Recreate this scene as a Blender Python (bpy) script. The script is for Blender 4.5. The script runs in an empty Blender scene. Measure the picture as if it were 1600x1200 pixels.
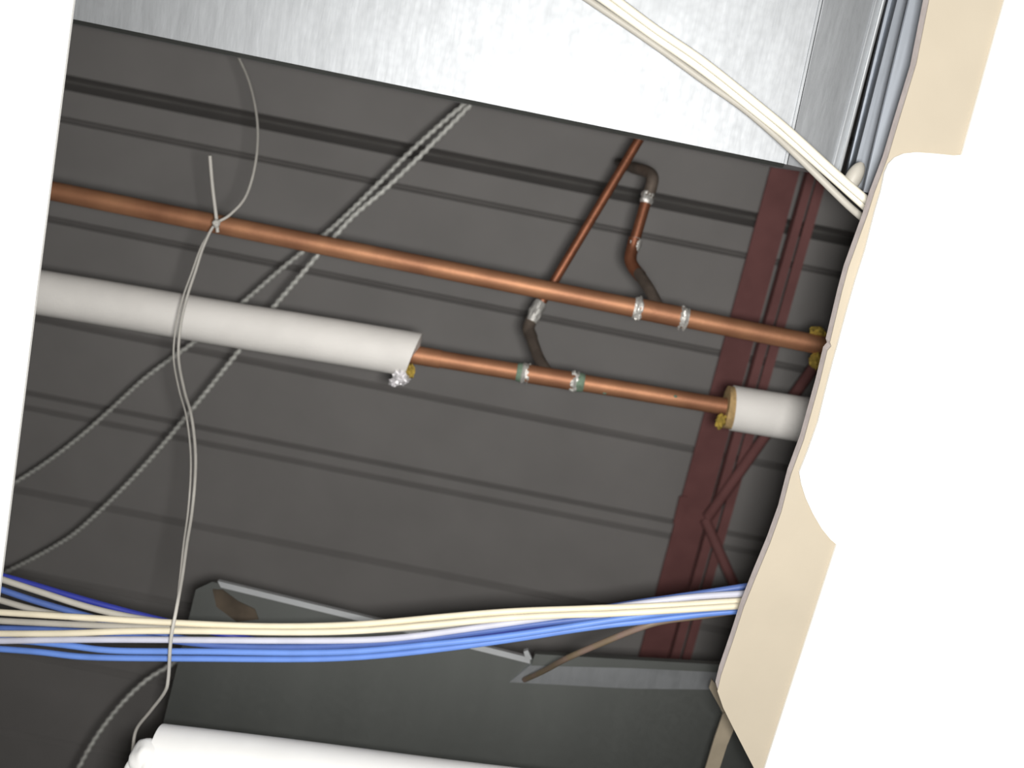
import bpy, math, random
from mathutils import Vector, Matrix, noise

random.seed(7)
SC = bpy.context.scene
COL = SC.collection

# ---------------------------------------------------------------- camera, light, exposure
FPX = 1690.0                      # focal length in pixels of the 1600 px wide frame
PITCH, ROLL, CAM_Z = math.radians(77.0), math.radians(11.3), 1.90
X = Vector((1, 0, 0))
VIEW = Vector((0, math.cos(PITCH), math.sin(PITCH)))
DN0 = Vector((0, math.sin(PITCH), -math.cos(PITCH)))
RIGHT = X * math.cos(ROLL) - DN0 * math.sin(ROLL)
DOWN = X * math.sin(ROLL) + DN0 * math.cos(ROLL)
EYE = Vector((0, 0, CAM_Z))

cd = bpy.data.cameras.new('camera')
cam = bpy.data.objects.new('camera', cd)
COL.objects.link(cam)
m3 = Matrix((RIGHT, -DOWN, -VIEW)).transposed()
cam.matrix_world = Matrix.Translation(EYE) @ m3.to_4x4()
cd.sensor_width = 36.0
cd.lens = FPX / 1600.0 * 36.0
cd.clip_start = 0.01
cd.dof.use_dof = True
cd.dof.focus_distance = 0.86
cd.dof.aperture_fstop = 8.0
SC.camera = cam

w = bpy.data.worlds.new('room_light')
SC.world = w
w.use_nodes = True
bg = w.node_tree.nodes['Background']
bg.inputs['Color'].default_value = (1.0, 0.985, 0.96, 1)
bg.inputs['Strength'].default_value = 0.5

fl = bpy.data.lights.new('camera_flash', 'AREA')
fl.shape = 'RECTANGLE'
fl.size, fl.size_y = 0.05, 0.03
fl.energy = 11.0
fl.color = (1.0, 0.98, 0.95)
flash = bpy.data.objects.new('camera_flash', fl)
COL.objects.link(flash)
flash.matrix_world = Matrix.Translation(EYE + DOWN * 0.012 + RIGHT * 0.022) @ m3.to_4x4()

SC.view_settings.view_transform = 'Standard'
SC.view_settings.look = 'None'
SC.view_settings.gamma = 1.0
SC.view_settings.exposure = 0.0
SC.view_settings.use_curve_mapping = False


def P(px, py, h):
    """World point at height h above the camera that is seen at (px, py) of the 1600 x 1200 frame."""
    d = RIGHT * ((px - 800) / FPX) + DOWN * ((py - 600) / FPX) + VIEW
    return EYE + d * (h / d.z)


# ---------------------------------------------------------------- materials
def lin(c):
    return tuple((v / 255 / 12.92) if v <= 10 else ((v / 255 + 0.055) / 1.055) ** 2.4 for v in c) + (1,)


def mat(name, rgb, rough=0.6, metal=0.0, var=0.08, scale=30.0, bump=0.0, bscale=200.0, stretch=(1, 1, 1), spec=0.5, rgb2=None):
    m = bpy.data.materials.new(name)
    m.use_nodes = True
    nt = m.node_tree
    b = nt.nodes['Principled BSDF']
    b.inputs['Roughness'].default_value = rough
    b.inputs['Metallic'].default_value = metal
    b.inputs['Specular IOR Level'].default_value = spec
    tc = nt.nodes.new('ShaderNodeTexCoord')
    mp = nt.nodes.new('ShaderNodeMapping')
    mp.inputs['Scale'].default_value = stretch
    nt.links.new(tc.outputs['Object'], mp.inputs['Vector'])
    nz = nt.nodes.new('ShaderNodeTexNoise')
    nz.inputs['Scale'].default_value = scale
    nz.inputs['Detail'].default_value = 5
    nt.links.new(mp.outputs['Vector'], nz.inputs['Vector'])
    cr = nt.nodes.new('ShaderNodeValToRGB')
    c = lin(rgb)
    lo = tuple(v * (1 - var) for v in c[:3]) + (1,)
    hi = tuple(min(1, v * (1 + var)) for v in c[:3]) + (1,)
    if rgb2:
        hi = lin(rgb2)
    cr.color_ramp.elements[0].position, cr.color_ramp.elements[0].color = 0.35, lo
    cr.color_ramp.elements[1].position, cr.color_ramp.elements[1].color = 0.65, hi
    nt.links.new(nz.outputs['Fac'], cr.inputs['Fac'])
    nt.links.new(cr.outputs['Color'], b.inputs['Base Color'])
    if bump:
        n2 = nt.nodes.new('ShaderNodeTexNoise')
        n2.inputs['Scale'].default_value = bscale
        n2.inputs['Detail'].default_value = 3
        nt.links.new(mp.outputs['Vector'], n2.inputs['Vector'])
        bp = nt.nodes.new('ShaderNodeBump')
        bp.inputs['Strength'].default_value = bump
        bp.inputs['Distance'].default_value = 0.002
        nt.links.new(n2.outputs['Fac'], bp.inputs['Height'])
        nt.links.new(bp.outputs['Normal'], b.inputs['Normal'])
    return m


def galvanised(name, tone, rough, var=0.05, bump=0.04):
    m = mat(name, tone, rough, 0.9, var, 110.0 if var > 0.06 else 14.0, bump, 260.0, stretch=(1.0, 0.16, 1.0))
    nt = m.node_tree
    b = nt.nodes['Principled BSDF']
    vo = nt.nodes.new('ShaderNodeTexVoronoi')
    vo.inputs['Scale'].default_value = 160
    tc = next(n for n in nt.nodes if n.type == 'TEX_COORD')
    nt.links.new(tc.outputs['Object'], vo.inputs['Vector'])
    mr = nt.nodes.new('ShaderNodeMapRange')
    mr.inputs['To Min'].default_value = rough - 0.02
    mr.inputs['To Max'].default_value = rough + 0.03
    nt.links.new(vo.outputs['Distance'], mr.inputs['Value'])
    nt.links.new(mr.outputs['Result'], b.inputs['Roughness'])
    return m


M = {
    'white_paint': mat('white_ceiling_paint', (240, 239, 235), 0.9, var=0.02, scale=60, bump=0.1, bscale=400),
    'beige_board': mat('beige_gypsum_board', (178, 168, 150), 0.9, var=0.04, scale=9, bump=0.05),
    'board_edge': mat('board_cut_edge', (226, 214, 210), 0.95, var=0.08, scale=120),
    'deck': mat('grey_painted_deck', (172, 169, 167), 0.75, 0.0, 0.05, 6, spec=0.2),
    'plenum': mat('plenum_enclosure_grey', (120, 118, 115), 0.9, var=0.1, scale=20),
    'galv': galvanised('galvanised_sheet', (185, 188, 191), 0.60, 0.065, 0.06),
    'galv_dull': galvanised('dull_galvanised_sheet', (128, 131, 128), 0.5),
    'galv_edge': galvanised('galvanised_folded_edge', (225, 228, 230), 0.5),
    'rust': mat('rusty_stain', (84, 74, 62), 0.8, 0.3, 0.25, 40),
    'copper': mat('copper', (172, 120, 90), 0.54, 0.55, 0.10, 14, 0.08, 300, rgb2=(196, 142, 106)),
    'copper_dark': mat('darkened_copper', (152, 98, 72), 0.5, 0.6, 0.2, 40, 0.1, 300),
    'copper_burnt': mat('flux_burnt_copper', (122, 110, 100), 0.6, 0.4, 0.2, 60),
    'solder': mat('bright_solder', (236, 234, 228), 0.35, 0.5, 0.15, 160, 0.6, 500),
    'verdigris': mat('green_verdigris', (120, 142, 122), 0.8, 0.1, 0.25, 120),
    'jacket': mat('white_insulation_jacket', (246, 243, 238), 0.7, 0.0, 0.03, 25, 0.15, 300),
    'fibre': mat('tan_fibreglass', (190, 160, 112), 0.95, 0.0, 0.2, 150, 0.5, 600),
    'fibre_yellow': mat('yellow_glass_wool', (176, 150, 66), 0.95, 0.0, 0.25, 150, 0.6, 600),
    'foil': mat('crumpled_foil', (238, 236, 238), 0.4, 0.5, 0.1, 120, 0.4, 500),
    'red': mat('red_oxide_primer', (146, 99, 97), 0.7, 0.0, 0.10, 18, spec=0.25),
    'armour': mat('steel_cable_armour', (214, 214, 208), 0.5, 0.1, 0.1, 90),
    'wire': mat('off_white_wire', (190, 187, 180), 0.5, 0.0, 0.06, 50),
    'white_cable': mat('cream_cable_jacket', (238, 228, 202), 0.5, 0.0, 0.05, 40),
    'pale_cable': mat('pale_cream_cable_jacket', (252, 246, 228), 0.5, 0.0, 0.03, 40),
    'grey_cable': mat('grey_white_cable_jacket', (190, 186, 176), 0.5, 0.0, 0.05, 40),
    'lavender_cable': mat('pale_blue_white_cable_jacket', (204, 206, 222), 0.5, 0.0, 0.05, 40),
    'blue_cable': mat('blue_cable_jacket', (108, 146, 222), 0.45, 0.0, 0.06, 40),
    'mid_blue_cable': mat('mid_blue_cable_jacket', (88, 114, 180), 0.45, 0.0, 0.06, 40),
    'navy_cable': mat('dark_blue_cable_jacket', (52, 62, 158), 0.45, 0.0, 0.06, 40),
    'tan_cable': mat('tan_cable_jacket', (142, 126, 100), 0.5, 0.0, 0.15, 40, rgb2=(140, 118, 108)),
    'white_plastic': mat('white_plastic', (240, 240, 238), 0.35, 0.0, 0.02, 30),
    'tan_strap': mat('tan_hanger_strap', (164, 152, 132), 0.6, 0.2, 0.08, 40),
    'channel': galvanised('grey_steel_channel', (172, 178, 186), 0.55),
}


# ---------------------------------------------------------------- object helpers
def empty(name, loc, label=None, cat=None, group=None, kind=None):
    o = bpy.data.objects.new(name, None)
    o.empty_display_size = 0.05
    o.location = loc
    COL.objects.link(o)
    return tag(o, label, cat, group, kind)


def tag(o, label=None, cat=None, group=None, kind=None):
    for k, v in (('label', label), ('category', cat), ('group', group), ('kind', kind)):
        if v:
            o[k] = v
    return o


def world_loc(o):
    v = Vector((0, 0, 0))
    while o is not None:
        v = v + o.location
        o = o.parent
    return v


def obj(name, geo, material, parent=None, smooth=False, origin=None):
    """Link (verts, faces) given in world coordinates as one mesh object, its origin at the parent's or at `origin`."""
    vs, fs = geo
    base = world_loc(parent) if parent else (origin if origin is not None else sum((Vector(v) for v in vs), Vector()) / len(vs))
    me = bpy.data.meshes.new(name)
    me.from_pydata([Vector(v) - base for v in vs], [], fs)
    me.validate()
    import bmesh
    bm = bmesh.new()
    bm.from_mesh(me)
    bmesh.ops.recalc_face_normals(bm, faces=bm.faces)
    bm.to_mesh(me)
    bm.free()
    me.materials.append(material)
    if smooth:
        me.polygons.foreach_set('use_smooth', [True] * len(me.polygons))
        try:
            me.set_sharp_from_angle(angle=math.radians(40))
        except Exception:
            pass
    o = bpy.data.objects.new(name, me)
    if parent:
        o.parent = parent
    else:
        o.location = base
    COL.objects.link(o)
    return o


def join(*geos):
    vs, fs = [], []
    for v, f in geos:
        b = len(vs)
        vs += list(v)
        fs += [tuple(i + b for i in q) for q in f]
    return vs, fs


def prism(bottom, top):
    """Solid between two loops of the same length."""
    n = len(bottom)
    vs = list(bottom) + list(top)
    fs = [tuple(range(n - 1, -1, -1)), tuple(range(n, 2 * n))]
    fs += [(i, (i + 1) % n, n + (i + 1) % n, n + i) for i in range(n)]
    return vs, fs


def slab(pix, h0, h1):
    """Vertical-sided solid whose lower face outline is seen at pix at height h0."""
    lo = [P(x, y, h0) for x, y in pix]
    return prism(lo, [v + Vector((0, 0, h1 - h0)) for v in lo])


def slab_w(pts, z0, z1):
    return prism([Vector((x, y, z0)) for x, y in pts], [Vector((x, y, z1)) for x, y in pts])


def smooth_path(pts, n=8):
    if len(pts) < 3:
        return [Vector(p) for p in pts]
    p = [Vector(q) for q in pts]
    p = [p[0] * 2 - p[1]] + p + [p[-1] * 2 - p[-2]]
    out = []
    for i in range(1, len(p) - 2):
        a, b, c, d = p[i - 1:i + 3]
        for k in range(n):
            t = k / n
            out.append(0.5 * ((2 * b) + (c - a) * t + (2 * a - 5 * b + 4 * c - d) * t * t + (3 * b - a - 3 * c + d) * t ** 3))
    out.append(p[-2])
    return out


def frames(path):
    n = len(path)
    tang = [(path[min(i + 1, n - 1)] - path[max(i - 1, 0)]).normalized() for i in range(n)]
    up = Vector((0, 0, 1)) if abs(tang[0].z) < 0.9 else Vector((1, 0, 0))
    u = (up - tang[0] * up.dot(tang[0])).normalized()
    res = []
    for t in tang:
        u = (u - t * u.dot(t)).normalized()
        res.append((t, u, t.cross(u)))
    return res


def tube(path, r, sides=12, cap=True, rad=None):
    vs, fs = [], []
    for i, (p, (t, u, v)) in enumerate(zip(path, frames(path))):
        for k in range(sides):
            a = 2 * math.pi * k / sides
            q = rad(i, a) if rad else r
            vs.append(p + (u * math.cos(a) + v * math.sin(a)) * q)
    n = len(path)
    for i in range(n - 1):
        for k in range(sides):
            k2 = (k + 1) % sides
            fs.append((i * sides + k, i * sides + k2, (i + 1) * sides + k2, (i + 1) * sides + k))
    if cap:
        fs.append(tuple(range(sides - 1, -1, -1)))
        fs.append(tuple(range((n - 1) * sides, n * sides)))
    return vs, fs


def resample(path, step):
    out, acc = [path[0]], 0.0
    for a, b in zip(path, path[1:]):
        L = (b - a).length
        d = step - acc
        while d <= L:
            out.append(a.lerp(b, d / L))
            d += step
        acc = (acc + L) % step
    return out


def sleeve(a, b, r_out, r_in, slant0=0.0, slant1=0.0, sides=40):
    """Hollow cylinder from a to b; each end may be cut on a slant."""
    t = (b - a).normalized()
    u = Vector((0, -1, 0))
    u = (u - t * u.dot(t)).normalized()
    v = t.cross(u)
    vs, fs = [], []
    rings = [(a, slant0, r_in), (a, slant0, r_out)] + [(a.lerp(b, k / 12), 0, r_out) for k in range(1, 12)] + [(b, slant1, r_out), (b, slant1, r_in)]
    for c, s, r in rings:
        for k in range(sides):
            an = 2 * math.pi * k / sides
            wob = 1 + (0.012 * math.sin(3 * an + c.x * 20) if r == r_out else 0)
            vs.append(c + t * (s * math.cos(an)) + (u * math.cos(an) + v * math.sin(an)) * r * wob)
    n = len(rings)
    for i in range(n):
        j = (i + 1) % n
        for k in range(sides):
            k2 = (k + 1) % sides
            fs.append((i * sides + k, i * sides + k2, j * sides + k2, j * sides + k))
    return vs, fs


def blob(c, rx, ry, rz, seed, amp=0.25, nu=18, nv=12, freq=2.5):
    vs, fs = [], []
    for i in range(nv + 1):
        th = math.pi * i / nv
        for k in range(nu):
            ph = 2 * math.pi * k / nu
            d = Vector((math.sin(th) * math.cos(ph), math.sin(th) * math.sin(ph), math.cos(th)))
            s = 1 + amp * noise.noise(d * freq + Vector((seed, seed * 2, 0)))
            vs.append(c + Vector((d.x * rx, d.y * ry, d.z * rz)) * s)
    for i in range(nv):
        for k in range(nu):
            k2 = (k + 1) % nu
            fs.append((i * nu + k, i * nu + k2, (i + 1) * nu + k2, (i + 1) * nu + k))
    return vs, fs


def lump_ring(a, b, r, seed, amp=0.5, sides=28, n=9):
    """Uneven collar round a pipe from a to b (hand-wiped solder)."""
    path = [a.lerp(b, i / (n - 1)) for i in range(n)]

    def rad(i, an):
        prof = math.sin(math.pi * i / (n - 1)) ** 0.6 if 0 < i < n - 1 else 0
        return r * (0.99 + 0.12 * prof + amp * prof * max(-0.22, noise.noise(Vector((math.cos(an) * 2.2, math.sin(an) * 2.2, i * 0.35 + seed * 3)))))
    return tube(path, r, sides, True, rad)


# ---------------------------------------------------------------- the setting
H_C = 0.80                         # ceiling underside above the camera
BIG = 2.6

# ceiling: painted boards round the opening
LEFT_EDGE = [(118, -30), (115, 0), (64, 400), (-2, 930), (-36, 1200), (-78, 1530)]
L2 = [(1580, -40), (1570, 0), (1503, 242)]
TAB = [(1490, 243), (1460, 240), (1432, 238), (1412, 240), (1398, 246), (1388, 256), (1382, 270), (1376, 300), (1367, 330),
       (1352, 390), (1336, 440), (1322, 490), (1310, 535), (1303, 560), (1290, 610), (1278, 660), (1262, 705), (1249, 738),
       (1252, 756), (1259, 778), (1270, 802), (1284, 826), (1298, 843), (1310, 853)]
L2B = [(1195, 1200), (1185, 1232)]


def xy(p):
    v = P(p[0], p[1], H_C)
    return (v.x, v.y)


zc0 = CAM_Z + H_C
ceiling = empty('ceiling', (0, 0, zc0), kind='structure')
Y_NEAR, Y_FAR = xy((120, -420))[1], xy((-78, 1530))[1]
le = [xy(p) for p in LEFT_EDGE]
x_near = le[0][0] + (le[0][0] - le[1][0]) / (le[0][1] - le[1][1]) * (Y_NEAR - le[0][1])
left_poly = [(-BIG, Y_NEAR), (x_near, Y_NEAR)] + le[:-1] + [(le[-1][0], Y_FAR), (-BIG, Y_FAR)]
obj('ceiling_board', slab_w(left_poly, zc0, zc0 + 0.003), M['white_paint'], ceiling)
# right hand board, and a thin white rounded shape over the beige one
ra = [xy(p) for p in L2]
rb = [xy(p) for p in L2B]
sx, sy = (ra[0][0] - rb[-1][0]) / (ra[0][1] - rb[-1][1]), 0
near_x = ra[0][0] + sx * (Y_NEAR - ra[0][1])
far_x = rb[-1][0] + sx * (Y_FAR - rb[-1][1])
rp = [(BIG, Y_NEAR), (near_x, Y_NEAR)] + ra + rb + [(far_x, Y_FAR), (BIG, Y_FAR)]
obj('ceiling_board', slab_w(rp, zc0, zc0 + 0.003), M['white_paint'], ceiling)
tongue = [xy((1503, 242))] + [xy(p) for p in TAB] + [xy((1330, 846)), xy((1530, 246))]
obj('white_tongue', slab_w(tongue, zc0 - 0.0004, zc0 + 0.0028), M['white_paint'], ceiling)
obj('ceiling_board', slab_w([(-BIG, -BIG), (BIG, -BIG), (BIG, Y_NEAR), (-BIG, Y_NEAR)], zc0, zc0 + 0.012), M['white_paint'], ceiling)
obj('ceiling_board', slab_w([(-BIG, Y_FAR), (BIG, Y_FAR), (BIG, BIG), (-BIG, BIG)], zc0, zc0 + 0.012), M['white_paint'], ceiling)

# broken beige board that lies on the right edge of the opening
RIM = [(1461, -40), (1452, 0), (1432, 100), (1405, 188), (1388, 245), (1367, 300), (1356, 335), (1326, 418), (1316, 455), (1297, 535),
       (1299, 541), (1293, 548), (1281, 598), (1256, 688), (1236, 742), (1221, 800), (1203, 850), (1180, 905), (1162, 950), (1146, 1000),
       (1127, 1055), (1121, 1080), (1130, 1106), (1146, 1138), (1165, 1175), (1178, 1200)]
board_in = [(1200, 1222), (1260, 1215), (1640, -60)]
trim = empty('trim_1', P(1350, 500, H_C + 0.004), kind='structure')
hb = H_C + 0.0032
obj('board_face', slab(RIM + board_in, hb, hb + 0.0012), M['beige_board'], trim)
obj('board_core', slab([(x + 1, y) for x, y in RIM] + board_in, hb + 0.0012, hb + 0.017), M['board_edge'], trim)

# roof deck: flat pans with folded grooves between, running along X
H_D = 2.03
zd = CAM_Z + H_D
deck = empty('roof_deck', (0, 0, zd), kind='structure')
# (image y at x = 600, half width, depth)
LINES = [(-225, .007, .022), (-75, .007, .022), (75, .007, .022), (228, .0140, .066), (287, .0060, .018), (447, .0065, .020), (606, .0070, .020),
         (725, .0055, .018), (748, .0065, .018), (880, .0075, .020), (1008, .008, .022), (1135, .008, .022), (1262, .008, .022), (1390, .008, .022)]
ys = [(P(600, y, H_D).y, hw, dp) for y, hw, dp in LINES]
edges = [-BIG] + [e for y, hw, dp in ys for e in (y - hw, y + hw)] + [BIG]
for i in range(0, len(edges), 2):
    y0, y1 = edges[i], edges[i + 1]
    obj('deck_panel', slab_w([(-BIG, y0), (BIG, y0), (BIG, y1), (-BIG, y1)], zd, zd + 0.008), M['deck'], deck)
for y, hw, dp in ys:
    prof = [(y - hw, zd + .001), (y - hw * .06, zd + dp), (y + hw * .06, zd + dp), (y + hw, zd + .001),
            (y + hw + .004, zd + .007), (y + hw * .12 + .004, zd + dp + .004), (y - hw * .12 - .004, zd + dp + .004), (y - hw - .004, zd + .007)]
    obj('deck_groove', prism([Vector((-BIG, a, b)) for a, b in prof], [Vector((BIG, a, b)) for a, b in prof]), M['deck'], deck)
obj('roof_slab', slab_w([(-BIG, -BIG), (BIG, -BIG), (BIG, BIG), (-BIG, BIG)], zd + .06, zd + .12), M['plenum'], deck)
zt = zd + 0.06  # unseen walls added so room light enters only through the opening
for nm, a in (('unseen_wall_left', [(-BIG - .1, -BIG), (-BIG, -BIG), (-BIG, BIG), (-BIG - .1, BIG)]), ('unseen_wall_right', [(BIG, -BIG), (BIG + .1, -BIG), (BIG + .1, BIG), (BIG, BIG)]),
              ('unseen_wall_front', [(-BIG, -BIG - .1), (BIG, -BIG - .1), (BIG, -BIG), (-BIG, -BIG)]), ('unseen_wall_back', [(-BIG, BIG), (BIG, BIG), (BIG, BIG + .1), (-BIG, BIG + .1)])):
    tag(obj(nm, slab_w(a, zc0, zt), M['plenum']), kind='structure')

# ---------------------------------------------------------------- red steel joist
jo = empty('steel_joist', P(1130, 650, 1.95), 'red oxide painted steel joist with zigzag web bars under the roof deck', 'joist')


def strip(px_l, px_r, h0, h1):
    """Long straight bar seen between two image lines at height h0."""
    (a, b), (c, d) = px_l, px_r
    A, B, C, D = P(*a, h0), P(*b, h0), P(*c, h0), P(*d, h0)
    A, B = A + (A - B) * 1.0, B + (B - A) * 1.0
    C, D = C + (C - D) * 1.0, D + (D - C) * 1.0
    up = Vector((0, 0, h1 - h0))
    return prism([A, C, D, B], [A + up, C + up, D + up, B + up])


def angle_bar(px_l, px_r, h0, leg, side, th=0.005):
    """Angle iron: flat flange seen from below and a standing leg on one side."""
    fl_ = strip(px_l, px_r, h0, h0 + th)
    (a, b), (c, d) = (px_l, px_r)
    if side > 0:
        q = ((c[0] - 4, c[1]), (d[0] - 4, d[1])), (c, d)
    else:
        q = (a, b), ((a[0] + 4, a[1]), (b[0] + 4, b[1]))
    st = strip(q[0], q[1], h0 + th, h0 + leg)
    return join(fl_, st)


obj('top_chord', angle_bar(((1203, 268), (1005, 1000)), ((1250, 268), (1052, 1000)), 1.94, 0.05, 1), M['red'], jo)
obj('bottom_chord', angle_bar(((1263, 268), (1056, 1000)), ((1276, 268), (1070, 1000)), 1.86, 0.03, -1), M['red'], jo)
obj('bottom_chord', angle_bar(((1280, 268), (1074, 1000)), ((1296, 268), (1088, 1000)), 1.86, 0.03, 1), M['red'], jo)


def bar(a, b, r, sides=10):
    return tube([a, b], r, sides)


WEB = [((1106, 808), 1.845, (1292, 545), 1.78), ((1102, 812), 1.845, (1152, 925), 1.78)]
for a, ha, b, hb_ in WEB:
    obj('web_bar', bar(P(*a, ha), P(*b, hb_), 0.0095), M['red'], jo, True)
obj('gusset_plate', slab([(1062, 776), (1074, 776), (1064, 818), (1052, 818)], 1.935, 1.9395), M['red'], jo)

# ---------------------------------------------------------------- air ducts
# the large bright duct overhead
H1 = 1.00
du = empty('air_duct', P(700, 60, H1), 'large bright galvanised sheet metal duct across the top of the opening', 'duct')
near_l = [(-120, -18), (1226, 256)]
sec1 = [(-200, -34)] + near_l[1:] + [(1238, 200), (1283, 0), (1368, -380), (-120, -660)]
lo = [P(x, y, H1) for x, y in sec1]
obj('duct_body', prism(lo, [v + Vector((0, 0, .33)) for v in lo]), M['galv'], du)
# second section, tipped up towards its outer side
s2 = [(1230.5, 257, H1 + .0015), (1312, 276, 1.0105), (1384, 0, 1.0105), (1485, -380, 1.0105), (1373, -380, H1 + .0015), (1286.5, 0, H1 + .0015)]
lo = [P(*q) for q in s2]
obj('duct_section', prism(lo, [v + Vector((0, 0, .30)) for v in lo]), M['galv'], du)
# slip joint between the two
sj = [(1225, 256), (1229, 257), (1285, 0), (1372, -380), (1368, -380), (1281, 0)]
obj('slip_joint', slab(sj, H1 - .003, H1 + .003), M['galv'], du)
# folded lip along the outer side
lp = [(1308, 276, 1.004), (1310.5, 277, 1.003), (1381.5, 0, 1.003), (1486.5, -380, 1.003), (1484, -380, 1.004), (1379, 0, 1.004)]
lo = [P(*q) for q in lp]
obj('folded_lip', prism(lo, [v + Vector((0, 0, .012)) for v in lo]), M['galv_edge'], du)
lp = [(1297, 274, 1.0065), (1299, 275, 1.0065), (1370, 0, 1.0065), (1475, -380, 1.0065), (1473, -380, 1.0065), (1368, 0, 1.0065)]
lo = [P(*q) for q in lp]
obj('seam', prism(lo, [v + Vector((0, 0, .006)) for v in lo]), M['galv'], du)
# hem along the near bottom edge
a, b = P(-200, -34, H1), P(1226, 256, H1)
obj('hem', prism([a + Vector((0, 0, -.001)), b + Vector((0, 0, -.001)), b + Vector((0, .0035, .004)), a + Vector((0, .0035, .004))],
                 [v + Vector((0, 0, .012)) for v in (a, b, b + Vector((0, .0035, 0)), a + Vector((0, .0035, 0)))]), M['galv_dull'], du)

# grey steel channel beside the duct
ch = empty('steel_channel', P(1390, 130, .95), 'dark grey steel channel between the duct and the beige board edge', 'channel')
obj('web_plate', slab([(1318, 290), (1354, 298), (1432, 0), (1480, -200), (1440, -200), (1388, 0)], 1.03, 1.036), M['channel'], ch)
obj('flange', slab([(1349, 300), (1389, 306), (1470, 0), (1520, -200), (1470, -200), (1421, 0)], .93, .934), M['channel'], ch)
obj('flange', slab([(1328, 290), (1334, 291), (1408, 0), (1452, -200), (1446, -200), (1402, 0)], 1.012, 1.03), M['channel'], ch)

# the darker duct low in the picture
H2 = 1.15
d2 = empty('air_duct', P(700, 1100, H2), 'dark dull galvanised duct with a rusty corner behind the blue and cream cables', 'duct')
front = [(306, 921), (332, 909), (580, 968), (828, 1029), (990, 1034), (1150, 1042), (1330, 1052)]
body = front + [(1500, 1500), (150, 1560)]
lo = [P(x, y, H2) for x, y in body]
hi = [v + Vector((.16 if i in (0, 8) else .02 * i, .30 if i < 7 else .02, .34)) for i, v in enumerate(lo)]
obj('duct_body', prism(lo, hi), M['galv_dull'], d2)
fe = [(340, 908), (580, 966), (828, 1028), (828, 1037), (580, 975), (345, 918)]
obj('folded_edge', slab(fe, H2 - .004, H2 + .002), M['galv_edge'], d2)
fe = [(836, 1022), (990, 1031), (1150, 1040), (1330, 1050), (1330, 1062), (1150, 1052), (990, 1044), (830, 1040)]
obj('folded_edge', slab(fe, H2 - .006, H2 + .002), M['galv_dull'], d2)
# bevelled collar below the second edge
cf = [P(*q) for q in ((828, 1040, H2 - .005), (990, 1044, H2 - .005), (1150, 1052, H2 - .005), (1330, 1062, H2 - .005))]
cb = [P(*q) for q in ((796, 1066, H2 - .001), (985, 1076, H2 - .001), (1150, 1078, H2 - .001), (1330, 1090, H2 - .001))]
vs = cf + cb + [v + Vector((0, 0, .01)) for v in cf + cb]
fs = [(0, 1, 5, 4), (1, 2, 6, 5), (2, 3, 7, 6), (8, 9, 13, 12), (9, 10, 14, 13), (10, 11, 15, 14), (0, 1, 9, 8), (1, 2, 10, 9), (2, 3, 11, 10), (4, 5, 13, 12), (5, 6, 14, 13), (6, 7, 15, 14), (0, 4, 12, 8), (3, 7, 15, 11)]
obj('collar', (vs, fs), M['galv'], d2)
obj('corner_tab', slab([(818, 1018), (825, 1016), (831, 1030), (822, 1032)], H2 - .012, H2 - .006), M['galv_edge'], d2)
obj('rusty_corner', slab([(332, 921), (348, 922), (372, 940), (398, 952), (404, 968), (370, 972), (338, 948)], H2 - .0012, H2 + .001), M['rust'], d2)

# ---------------------------------------------------------------- copper pipes
def along(a, b, px):
    """Point of the pipe axis a-b seen at image column px."""
    best = min((abs(col(a.lerp(b, k / 2000)) - px), k) for k in range(-400, 2401))
    return a.lerp(b, best[1] / 2000)


def col(v):
    d = v - EYE
    return 800 + FPX * d.dot(RIGHT) / d.dot(VIEW)


def fitting(parent, a, b, r, p0, p1, seed, green):
    """Soldered tee sleeve on the pipe a-b between image columns p0 and p1."""
    A, B = along(a, b, p0), along(a, b, p1)
    t = (b - a).normalized()
    obj('tee_sleeve', tube([A, B], r * 1.10, 24), M['copper'], parent, True)
    for e, s, k in ((A, -1, 0), (B, 1, 1)):
        obj('solder_joint', lump_ring(e - t * .006, e + t * .005, r * 1.06, seed + k), M['solder'], parent, True)
        if green:
            obj('verdigris_ring', lump_ring(e + t * s * .006 - t * .0055, e + t * s * .006 + t * .0055, r * 1.01, seed + 5 + k, .06), M['verdigris'], parent, True)


RP = 0.0112
# upper pipe
u0, u1 = P(40, 290, 1.25), P(1330, 549, 1.25)
up = empty('copper_pipe', u0, 'bare copper pipe running unwrapped right across the opening', 'pipe')
obj('pipe_run', tube([u0.lerp(u1, k / 12) for k in range(13)], RP, 28), M['copper'], up, True)
fitting(up, u0, u1, RP, 998, 1068, 1, False)
for px in (735,):
    e = along(u0, u1, px)
    t = (u1 - u0).normalized()
tee = along(u0, u1, 1034)
stub = smooth_path([tee + Vector((0, 0, .004)), P(1010, 445, 1.31), P(996, 424, 1.34), P(986, 408, 1.36), P(989, 390, 1.375), P(998, 355, 1.39), P(1006, 325, 1.40)], 8)
obj('branch_stub', tube(smooth_path([tee + Vector((0, 0, .004)), P(1015, 453, 1.30), P(997, 426, 1.35)], 4), .0070, 18), M['copper_burnt'], up, True)
obj('elbow', tube(smooth_path([P(1001, 432, 1.345), P(990, 418, 1.358), P(985, 405, 1.366), P(988, 388, 1.373), P(992, 372, 1.376)], 6), .0078, 20), M['copper_dark'], up, True)
obj('branch_pipe', tube([P(992, 375, 1.376), P(1015, 296, 1.39)], .0068, 18), M['copper_dark'], up, True)
obj('solder_joint', lump_ring(P(989, 392, 1.373), P(993, 372, 1.377), .0074, 11, .4), M['solder'], up, True)
obj('elbow', tube(smooth_path([P(1012, 308, 1.387), P(1018, 290, 1.392), P(1019, 276, 1.40), P(1010, 268, 1.42), P(990, 262, 1.46)], 6), .0078, 20), M['copper_burnt'], up, True)
obj('solder_joint', lump_ring(P(1009, 318, 1.385), P(1014, 300, 1.389), .0073, 12, .4), M['solder'], up, True)
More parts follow.
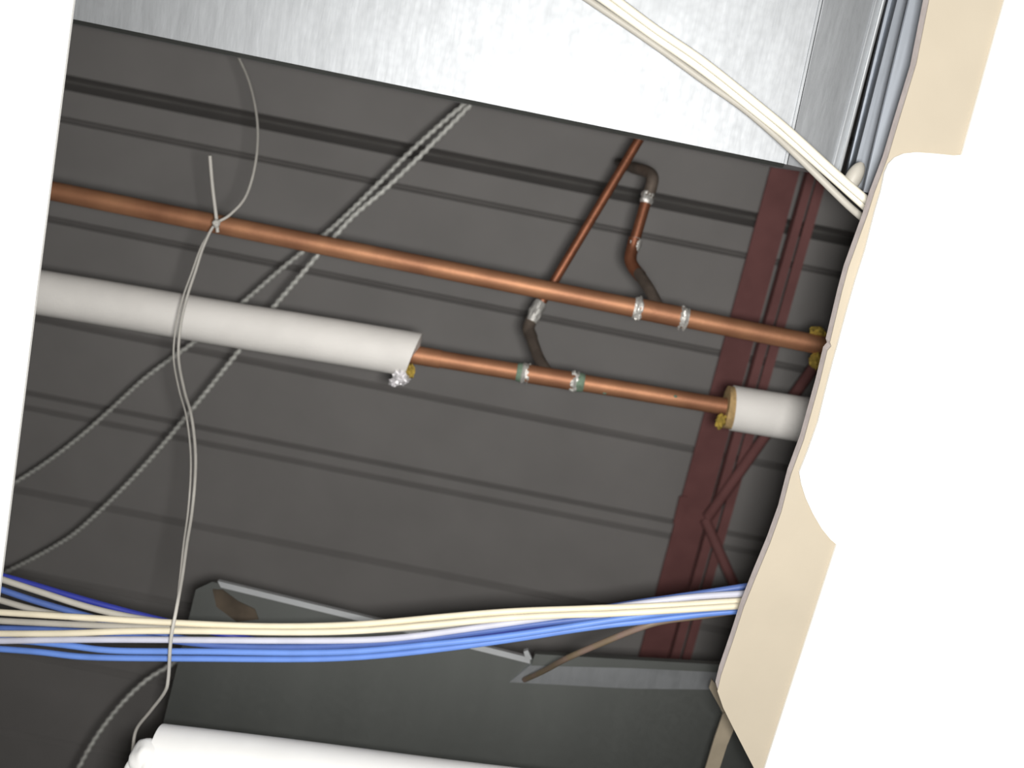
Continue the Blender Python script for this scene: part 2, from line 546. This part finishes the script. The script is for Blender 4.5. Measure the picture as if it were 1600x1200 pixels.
obj('drop_pipe', tube([P(995, 264, 1.45), P(968, 255, 1.62)], .0070, 16), M['copper_burnt'], up, True)
obj('wool_scrap', blob(P(1278, 521, 1.255), .010, .008, .008, 3, .5), M['fibre_yellow'], up, True)
obj('wool_scrap', blob(P(1276, 562, 1.245), .008, .010, .008, 4, .5), M['fibre_yellow'], up, True)

# lower pipe with its insulation
l0, l1 = P(20, 450, 1.28), P(1330, 668, 1.28)
lowp = empty('copper_pipe', l0, 'copper pipe wrapped in white insulation at both ends of a bare soldered stretch', 'pipe')
RL = 0.0104
obj('pipe_run', tube([l0.lerp(l1, k / 12) for k in range(13)], RL, 28), M['copper'], lowp, True)
fitting(lowp, l0, l1, RL, 822, 898, 21, True)
e = along(l0, l1, 688)
t = (l1 - l0).normalized()
obj('pipe_coupling', tube([along(l0, l1, 640), along(l0, l1, 689)], RL * 1.09, 24), M['copper'], lowp, True)
obj('verdigris_spot', blob(along(l0, l1, 946) + Vector((.0, .006, -.007)), .003, .002, .002, 8), M['verdigris'], lowp, True)
obj('verdigris_spot', blob(along(l0, l1, 1053) + Vector((.0, -.004, -.0085)), .0025, .002, .002, 9), M['verdigris'], lowp, True)
tee = along(l0, l1, 860)
obj('branch_stub', tube(smooth_path([tee + Vector((0, 0, .004)), P(842, 560, 1.33), P(828, 520, 1.38)], 4), .0072, 18), M['copper_burnt'], lowp, True)
obj('elbow', tube(smooth_path([P(831, 528, 1.375), P(826, 515, 1.385), P(828, 505, 1.392), P(836, 490, 1.40), P(842, 478, 1.404)], 6), .0080, 20), M['copper_burnt'], lowp, True)
obj('solder_joint', lump_ring(P(830, 503, 1.392), P(845, 472, 1.405), .0078, 31, .4), M['solder'], lowp, True)
obj('branch_pipe', tube([P(838, 486, 1.402), P(1012, 196, 1.44)], .0062, 18), M['copper_dark'], lowp, True)
RI = 0.0275
c0, c1 = l0 + (l0 - l1) * .1, along(l0, l1, 646)
sl = obj('insulation_sleeve', sleeve(c0, c1, RI, RL + .002, 0, .0065), M['jacket'], lowp, True)
obj('wool_core', tube([c1 - t * .020, c1 - t * .002], RI * .93, 30), M['fibre_yellow'], sl, True)
obj('foil_scrap', blob(P(626, 590, 1.262), .009, .0085, .008, 5, .7, 22, 14, 3.5), M['foil'], sl)
obj('foil_scrap', blob(P(616, 597, 1.266), .006, .005, .005, 6, .8, 18, 12, 3.5), M['foil'], sl)
for k, (ax, ay) in enumerate(((632, 592), (634, 597), (631, 601))):
    obj('foil_strand', tube([P(ax, ay, 1.262), P(ax + 8, ay - 5, 1.262)], .0007, 6), M['foil'], sl)
obj('wool_scrap', blob(P(640, 580, 1.266), .006, .008, .006, 13, .5), M['fibre_yellow'], sl, True)
c2, c3 = along(l0, l1, 1144), l1
sr = obj('insulation_sleeve', sleeve(c2, c3, RI, RL + .002, -.002, 0), M['jacket'], lowp, True)
obj('wool_core', sleeve(c2 - t * .008, c2 + t * .03, RI * .94, RL + .001), M['fibre'], sr, True)
obj('wool_scrap', blob(P(1126, 658, 1.262), .006, .009, .007, 14, .5), M['fibre_yellow'], sr, True)

# white wrapped pipe low in the picture
w0, w1 = P(245, 1187, .87), P(1010, 1283, .87)
wp = empty('insulated_pipe', w0, 'fat white insulated pipe with a bulging left end in front of the dark duct', 'pipe')
obj('insulation_sleeve', sleeve(w0, w1, .0318, .011), M['white_plastic'], wp, True)
t = (w1 - w0).normalized()
obj('pipe_run', tube([w0 - t * .012, w1], .0108, 20), M['white_plastic'], wp, True)
obj('end_fitting', blob(P(230, 1186, .855), .0145, .018, .018, 2, .22, 24, 16, 1.6), M['white_plastic'], wp, True)
obj('end_fitting', blob(P(213, 1203, .855), .010, .016, .015, 7, .2, 20, 14, 1.6), M['white_plastic'], wp, True)

# ---------------------------------------------------------------- cables
def cable(name, pts, r, material, label, group=None, cat='cable', sides=14):
    path = smooth_path([P(*p) for p in pts], 8)
    return tag(obj(name, tube(path, r, sides), material, None, True, path[0]), label, cat, group)


def armoured(pts, r, label, group, pitch=0.0115):
    path = resample(smooth_path([P(*p) for p in pts], 12), pitch / 4)
    amp = (0.80, 0.95, 1.08, 0.95)

    def rad(i, a):
        ph = (i / 4.0 - a / (2 * math.pi)) % 1.0
        return r * (0.92 + 0.26 * math.cos(2 * math.pi * ph))
    return tag(obj('armoured_cable', tube(path, r, 10, True, rad), M['armour'], None, True, path[0]), label, 'cable', group)


GA = 'armoured cables behind the copper pipes'
armoured([(770, 122, 1.50), (735, 155, 1.50), (700, 184, 1.50), (640, 238, 1.51), (590, 288, 1.52), (540, 337, 1.53), (505, 368, 1.54), (440, 420, 1.55), (380, 472, 1.56),
          (305, 533, 1.57), (230, 588, 1.58), (175, 638, 1.60), (130, 678, 1.61), (80, 717, 1.62), (30, 750, 1.63), (-60, 805, 1.64)], .0036,
         'ridged steel armoured cable that swings out further left behind the white insulation', GA)
armoured([(775, 126, 1.46), (741, 158, 1.46), (700, 200, 1.46), (650, 250, 1.46), (600, 297, 1.46), (555, 335, 1.46), (525, 367, 1.46), (497, 398, 1.46), (470, 430, 1.46), (425, 483, 1.47),
          (375, 546, 1.48), (340, 590, 1.49), (300, 640, 1.50), (250, 700, 1.52), (200, 755, 1.54), (150, 804, 1.56), (110, 838, 1.58), (60, 868, 1.60), (0, 898, 1.62), (-90, 940, 1.63)], .0037,
         'ridged steel armoured cable that drops steeper, crossing behind the loose wire at mid height', GA)
armoured([(390, 985, 1.48), (320, 1008, 1.47), (262, 1042, 1.46), (230, 1062, 1.45), (200, 1089, 1.44), (170, 1124, 1.43), (145, 1160, 1.42), (122, 1202, 1.41), (95, 1260, 1.40)], .0036,
         'short curved grey armoured cable coming from behind the rusty duct corner', GA)

lw = empty('loose_wire', P(340, 350, 1.17), 'thin off white loose wire, knotted once, hanging over both copper pipes', 'wire')
wp_ = [(352, 52, 1.36), (368, 80, 1.34), (390, 130, 1.31), (402, 190, 1.27), (400, 250, 1.23), (385, 305, 1.20), (360, 335, 1.18), (335, 352, 1.17), (318, 385, 1.17), (305, 425, 1.17),
       (292, 465, 1.17), (282, 510, 1.16), (279, 560, 1.15), (288, 610, 1.12), (299, 650, 1.09), (305, 700, 1.06), (305, 745, 1.03), (300, 800, 1.00), (292, 850, .96), (285, 900, .92),
       (276, 950, .885), (267, 1000, .875), (263, 1060, .89), (257, 1082, .90), (236, 1110, .92), (214, 1138, .94), (208, 1165, .95), (206, 1195, .96)]
obj('wire_line', tube(smooth_path([P(*p) for p in wp_], 8), .0016, 10), M['wire'], lw, True)
ghost_path = [(x - 8 * math.sin(math.pi * min(1, max(0, (k - 7) / 13))) ** .6, y, h + .004) for k, (x, y, h) in enumerate(wp_)]  # thinner second copy, added for the wire's motion-blurred double image
obj('wire_line', tube(smooth_path([P(*p) for p in ghost_path[7:21]], 8), .0010, 8), M['wire'], lw, True)
obj('tail', tube(smooth_path([P(*p) for p in ((328, 243, 1.16), (332, 290, 1.165), (338, 340, 1.165), (340, 363, 1.165))], 6), .0020, 10), M['wire'], lw, True)
obj('knot', blob(P(338, 349, 1.162), .0042, .0050, .004, 4, .3, 14, 10), M['wire'], lw, True)

GB = 'data cables of the bundle across the opening'
RC = 0.0030
DATA = [
    ('white_cable', .903, 'cream data cable running along the top of the bundle', [(-60, 953), (100, 963), (270, 973), (420, 979), (560, 976), (680, 965), (800, 955), (930, 950), (1050, 944), (1200, 937)]),
    ('white_cable', .897, 'brightest cream data cable, second from the top of the bundle at its middle', [(-60, 990), (100, 990), (200, 986), (320, 986), (450, 988), (560, 986), (690, 975), (800, 965), (930, 958), (1050, 952), (1200, 944)]),
    ('grey_cable', .911, 'greyish white data cable squeezed between the two cream cables of the bundle', [(-60, 967), (120, 976), (270, 981), (450, 983), (600, 981), (720, 970), (850, 959), (1000, 951), (1200, 941)]),
    ('lavender_cable', .904, 'pale lavender data cable between the cream and bright blue cables', [(-60, 1000), (120, 999), (320, 1000), (450, 1001), (600, 999), (720, 984), (850, 966), (1000, 946), (1100, 933), (1200, 926)]),
    ('blue_cable', .905, 'bright blue data cable directly under the cream cables of the bundle', [(-60, 999), (40, 1003), (120, 1010), (165, 1017), (320, 1018), (460, 1020), (560, 1018), (650, 1009), (760, 998), (860, 984), (960, 968), (1060, 955), (1200, 946)]),
    ('blue_cable', .911, 'lowest blue data cable along the bottom of the bundle', [(-60, 1010), (70, 1019), (130, 1027), (320, 1029), (460, 1030), (560, 1027), (680, 1015), (800, 999), (900, 983), (1000, 969), (1100, 957), (1200, 949)]),
    ('navy_cable', .925, 'dark navy blue data cable, outermost where the bundle fans out at left', [(-60, 885), (20, 904), (120, 934), (220, 961), (310, 982), (460, 1010), (620, 1006), (760, 990), (880, 972), (960, 958), (1100, 948), (1200, 936)]),
    ('grey_cable', .917, 'grey data cable just below the navy one where the bundle fans out', [(-60, 884), (8, 907), (70, 927), (140, 950), (230, 969), (330, 979), (560, 984), (720, 972), (900, 957), (1060, 947), (1200, 935)]),
    ('mid_blue_cable', .922, 'mid blue data cable under the grey one where the bundle fans out', [(-60, 900), (10, 924), (60, 941), (110, 955), (220, 985), (330, 1004), (470, 1010), (620, 1001), (760, 985), (880, 962), (970, 948), (1060, 933), (1200, 911)]),
    ('grey_cable', .929, 'short seen grey white data cable dipping behind the cream cables at the far left', [(-60, 920), (5, 939), (60, 955), (150, 970), (300, 982), (560, 985), (720, 976), (900, 960), (1060, 946), (1200, 930)]),
    ('mid_blue_cable', .914, 'thin dark blue data cable between the grey and cream ones at the far left', [(-60, 980), (0, 982), (80, 984), (200, 992), (330, 1008), (470, 1011), (620, 1003), (760, 986), (860, 972), (980, 961), (1200, 950)]),
]

def settle(data, r, stations=110):
    """Let the round cables of the bundle push each other apart, section by section, so that none passes through another."""
    import numpy as np
    xs = None
    rows = []
    for mt, h, lab, pts in data:
        path = smooth_path([P(x, y, h) for x, y in pts], 12)
        a = np.array([tuple(v) for v in path])
        rows.append(a)
    x0, x1 = max(a[0, 0] for a in rows), min(a[-1, 0] for a in rows)
    xs = np.linspace(x0, x1, stations)
    Y = np.array([np.interp(xs, a[:, 0], a[:, 1]) for a in rows])
    Z = np.array([np.full(stations, a[0, 2]) for a in rows])
    Y0, Z0 = Y.copy(), Z.copy()
    n = len(rows)
    for it in range(400):
        slope = np.sqrt(1 + np.gradient(Y, xs, axis=1) ** 2 + np.gradient(Z, xs, axis=1) ** 2)
        for i in range(n):
            for j in range(i + 1, n):
                dy, dz = Y[j] - Y[i], Z[j] - Z[i]
                d = np.sqrt(dy * dy + dz * dz) + 1e-9
                need = 2 * r * 1.05 * np.maximum(slope[i], slope[j])
                push = np.maximum(0, need - d) * 0.5
                sg = np.where(dz == 0, 1e-6, dz)
                uy, uz = dy / d, sg / d
                Y[i] -= uy * push * .5; Y[j] += uy * push * .5
                Z[i] -= uz * push; Z[j] += uz * push
        if it < 340:
            Y += (Y0 - Y) * .05
            Z += (Z0 - Z) * .01
            for A in (Y, Z):
                A[:, 1:-1] = A[:, 1:-1] * .6 + (A[:, :-2] + A[:, 2:]) * .2
    return [[Vector((xs[k], Y[i, k], Z[i, k])) for k in range(stations)] for i in range(n)]


for (mt, h, lab, pts), path in zip(DATA, settle(DATA, RC)):
    tag(obj('data_cable', tube(path, RC, 14), M[mt], None, True, path[0]), lab, 'cable', GB)
cable('data_cable', [(820, 1062, 1.12), (850, 1048, 1.06), (885, 1029, 1.0), (940, 1005, .97), (1000, 981, .952), (1040, 970, .952), (1100, 962, .952), (1160, 953, .952), (1220, 944, .952)], .0031, M['tan_cable'],
      'tan data cable that leaves the bundle and curves down over the dark duct edge', GB)

GC = 'cream cables crossing the bright duct'
TOP = [
    ('pale_cable', 'upper cream cable slanting across the bright duct', [(880, -64), (930, -26), (1020, 42), (1100, 97), (1200, 177), (1240, 211), (1300, 266), (1362, 320), (1410, 362)], .0034, 0),
    ('pale_cable', 'middle cream cable slanting across the bright duct', [(870, -52), (925, -13), (1020, 55), (1100, 111), (1200, 190), (1240, 223), (1300, 276), (1358, 328), (1405, 370)], .0034, .0076),
    ('grey_cable', 'greyer lowest cable slanting across the bright duct', [(860, -40), (920, 0), (1020, 68), (1100, 126), (1160, 168), (1210, 210), (1260, 257), (1320, 316), (1352, 344), (1395, 380)], .0030, .0150),
]
for mt, lab, pts, r, dh in TOP:
    n = len(pts) - 1
    cable('power_cable', [(x, y, 0.950 + dh - .085 * (k / n) ** 1.5) for k, (x, y) in enumerate(pts)], r, M[mt], lab, GC)

# small plastic cap by the board edge and the strap below it
cap_a, cap_b = P(1347, 254, .90), P(1326, 292, .90)
pc = empty('plastic_cap', cap_b, 'small white plastic cap by the beige board where the cream cables meet it', 'cap')
obj('cap_body', tube([cap_a.lerp(cap_b, k / 10) for k in range(11)], .006, 18, True, lambda i, a: .0068 * math.sqrt(max(.02, 1 - ((i - 6.5) / 6.7) ** 2))), M['grey_cable'], pc, True)
obj('cap_collar', tube([cap_b + (cap_b - cap_a) * .02, cap_b + (cap_b - cap_a) * .2], .0052, 18), M['white_plastic'], pc, True)

hs = empty('hanger_strap', P(1125, 1160, 1.0), 'tan metal hanger strap below the pointed end of the beige board', 'strap')
obj('strap_band', slab([(1141, 1112), (1150, 1132), (1136, 1165), (1120, 1215), (1108, 1290), (1088, 1290), (1098, 1215), (1116, 1155), (1130, 1115)], 1.0, 1.003), M['tan_strap'], hs)
obj('strap_band', slab([(1130, 1115), (1141, 1112), (1124, 1075), (1112, 1062), (1108, 1075)], 1.003, 1.006), M['tan_strap'], hs)
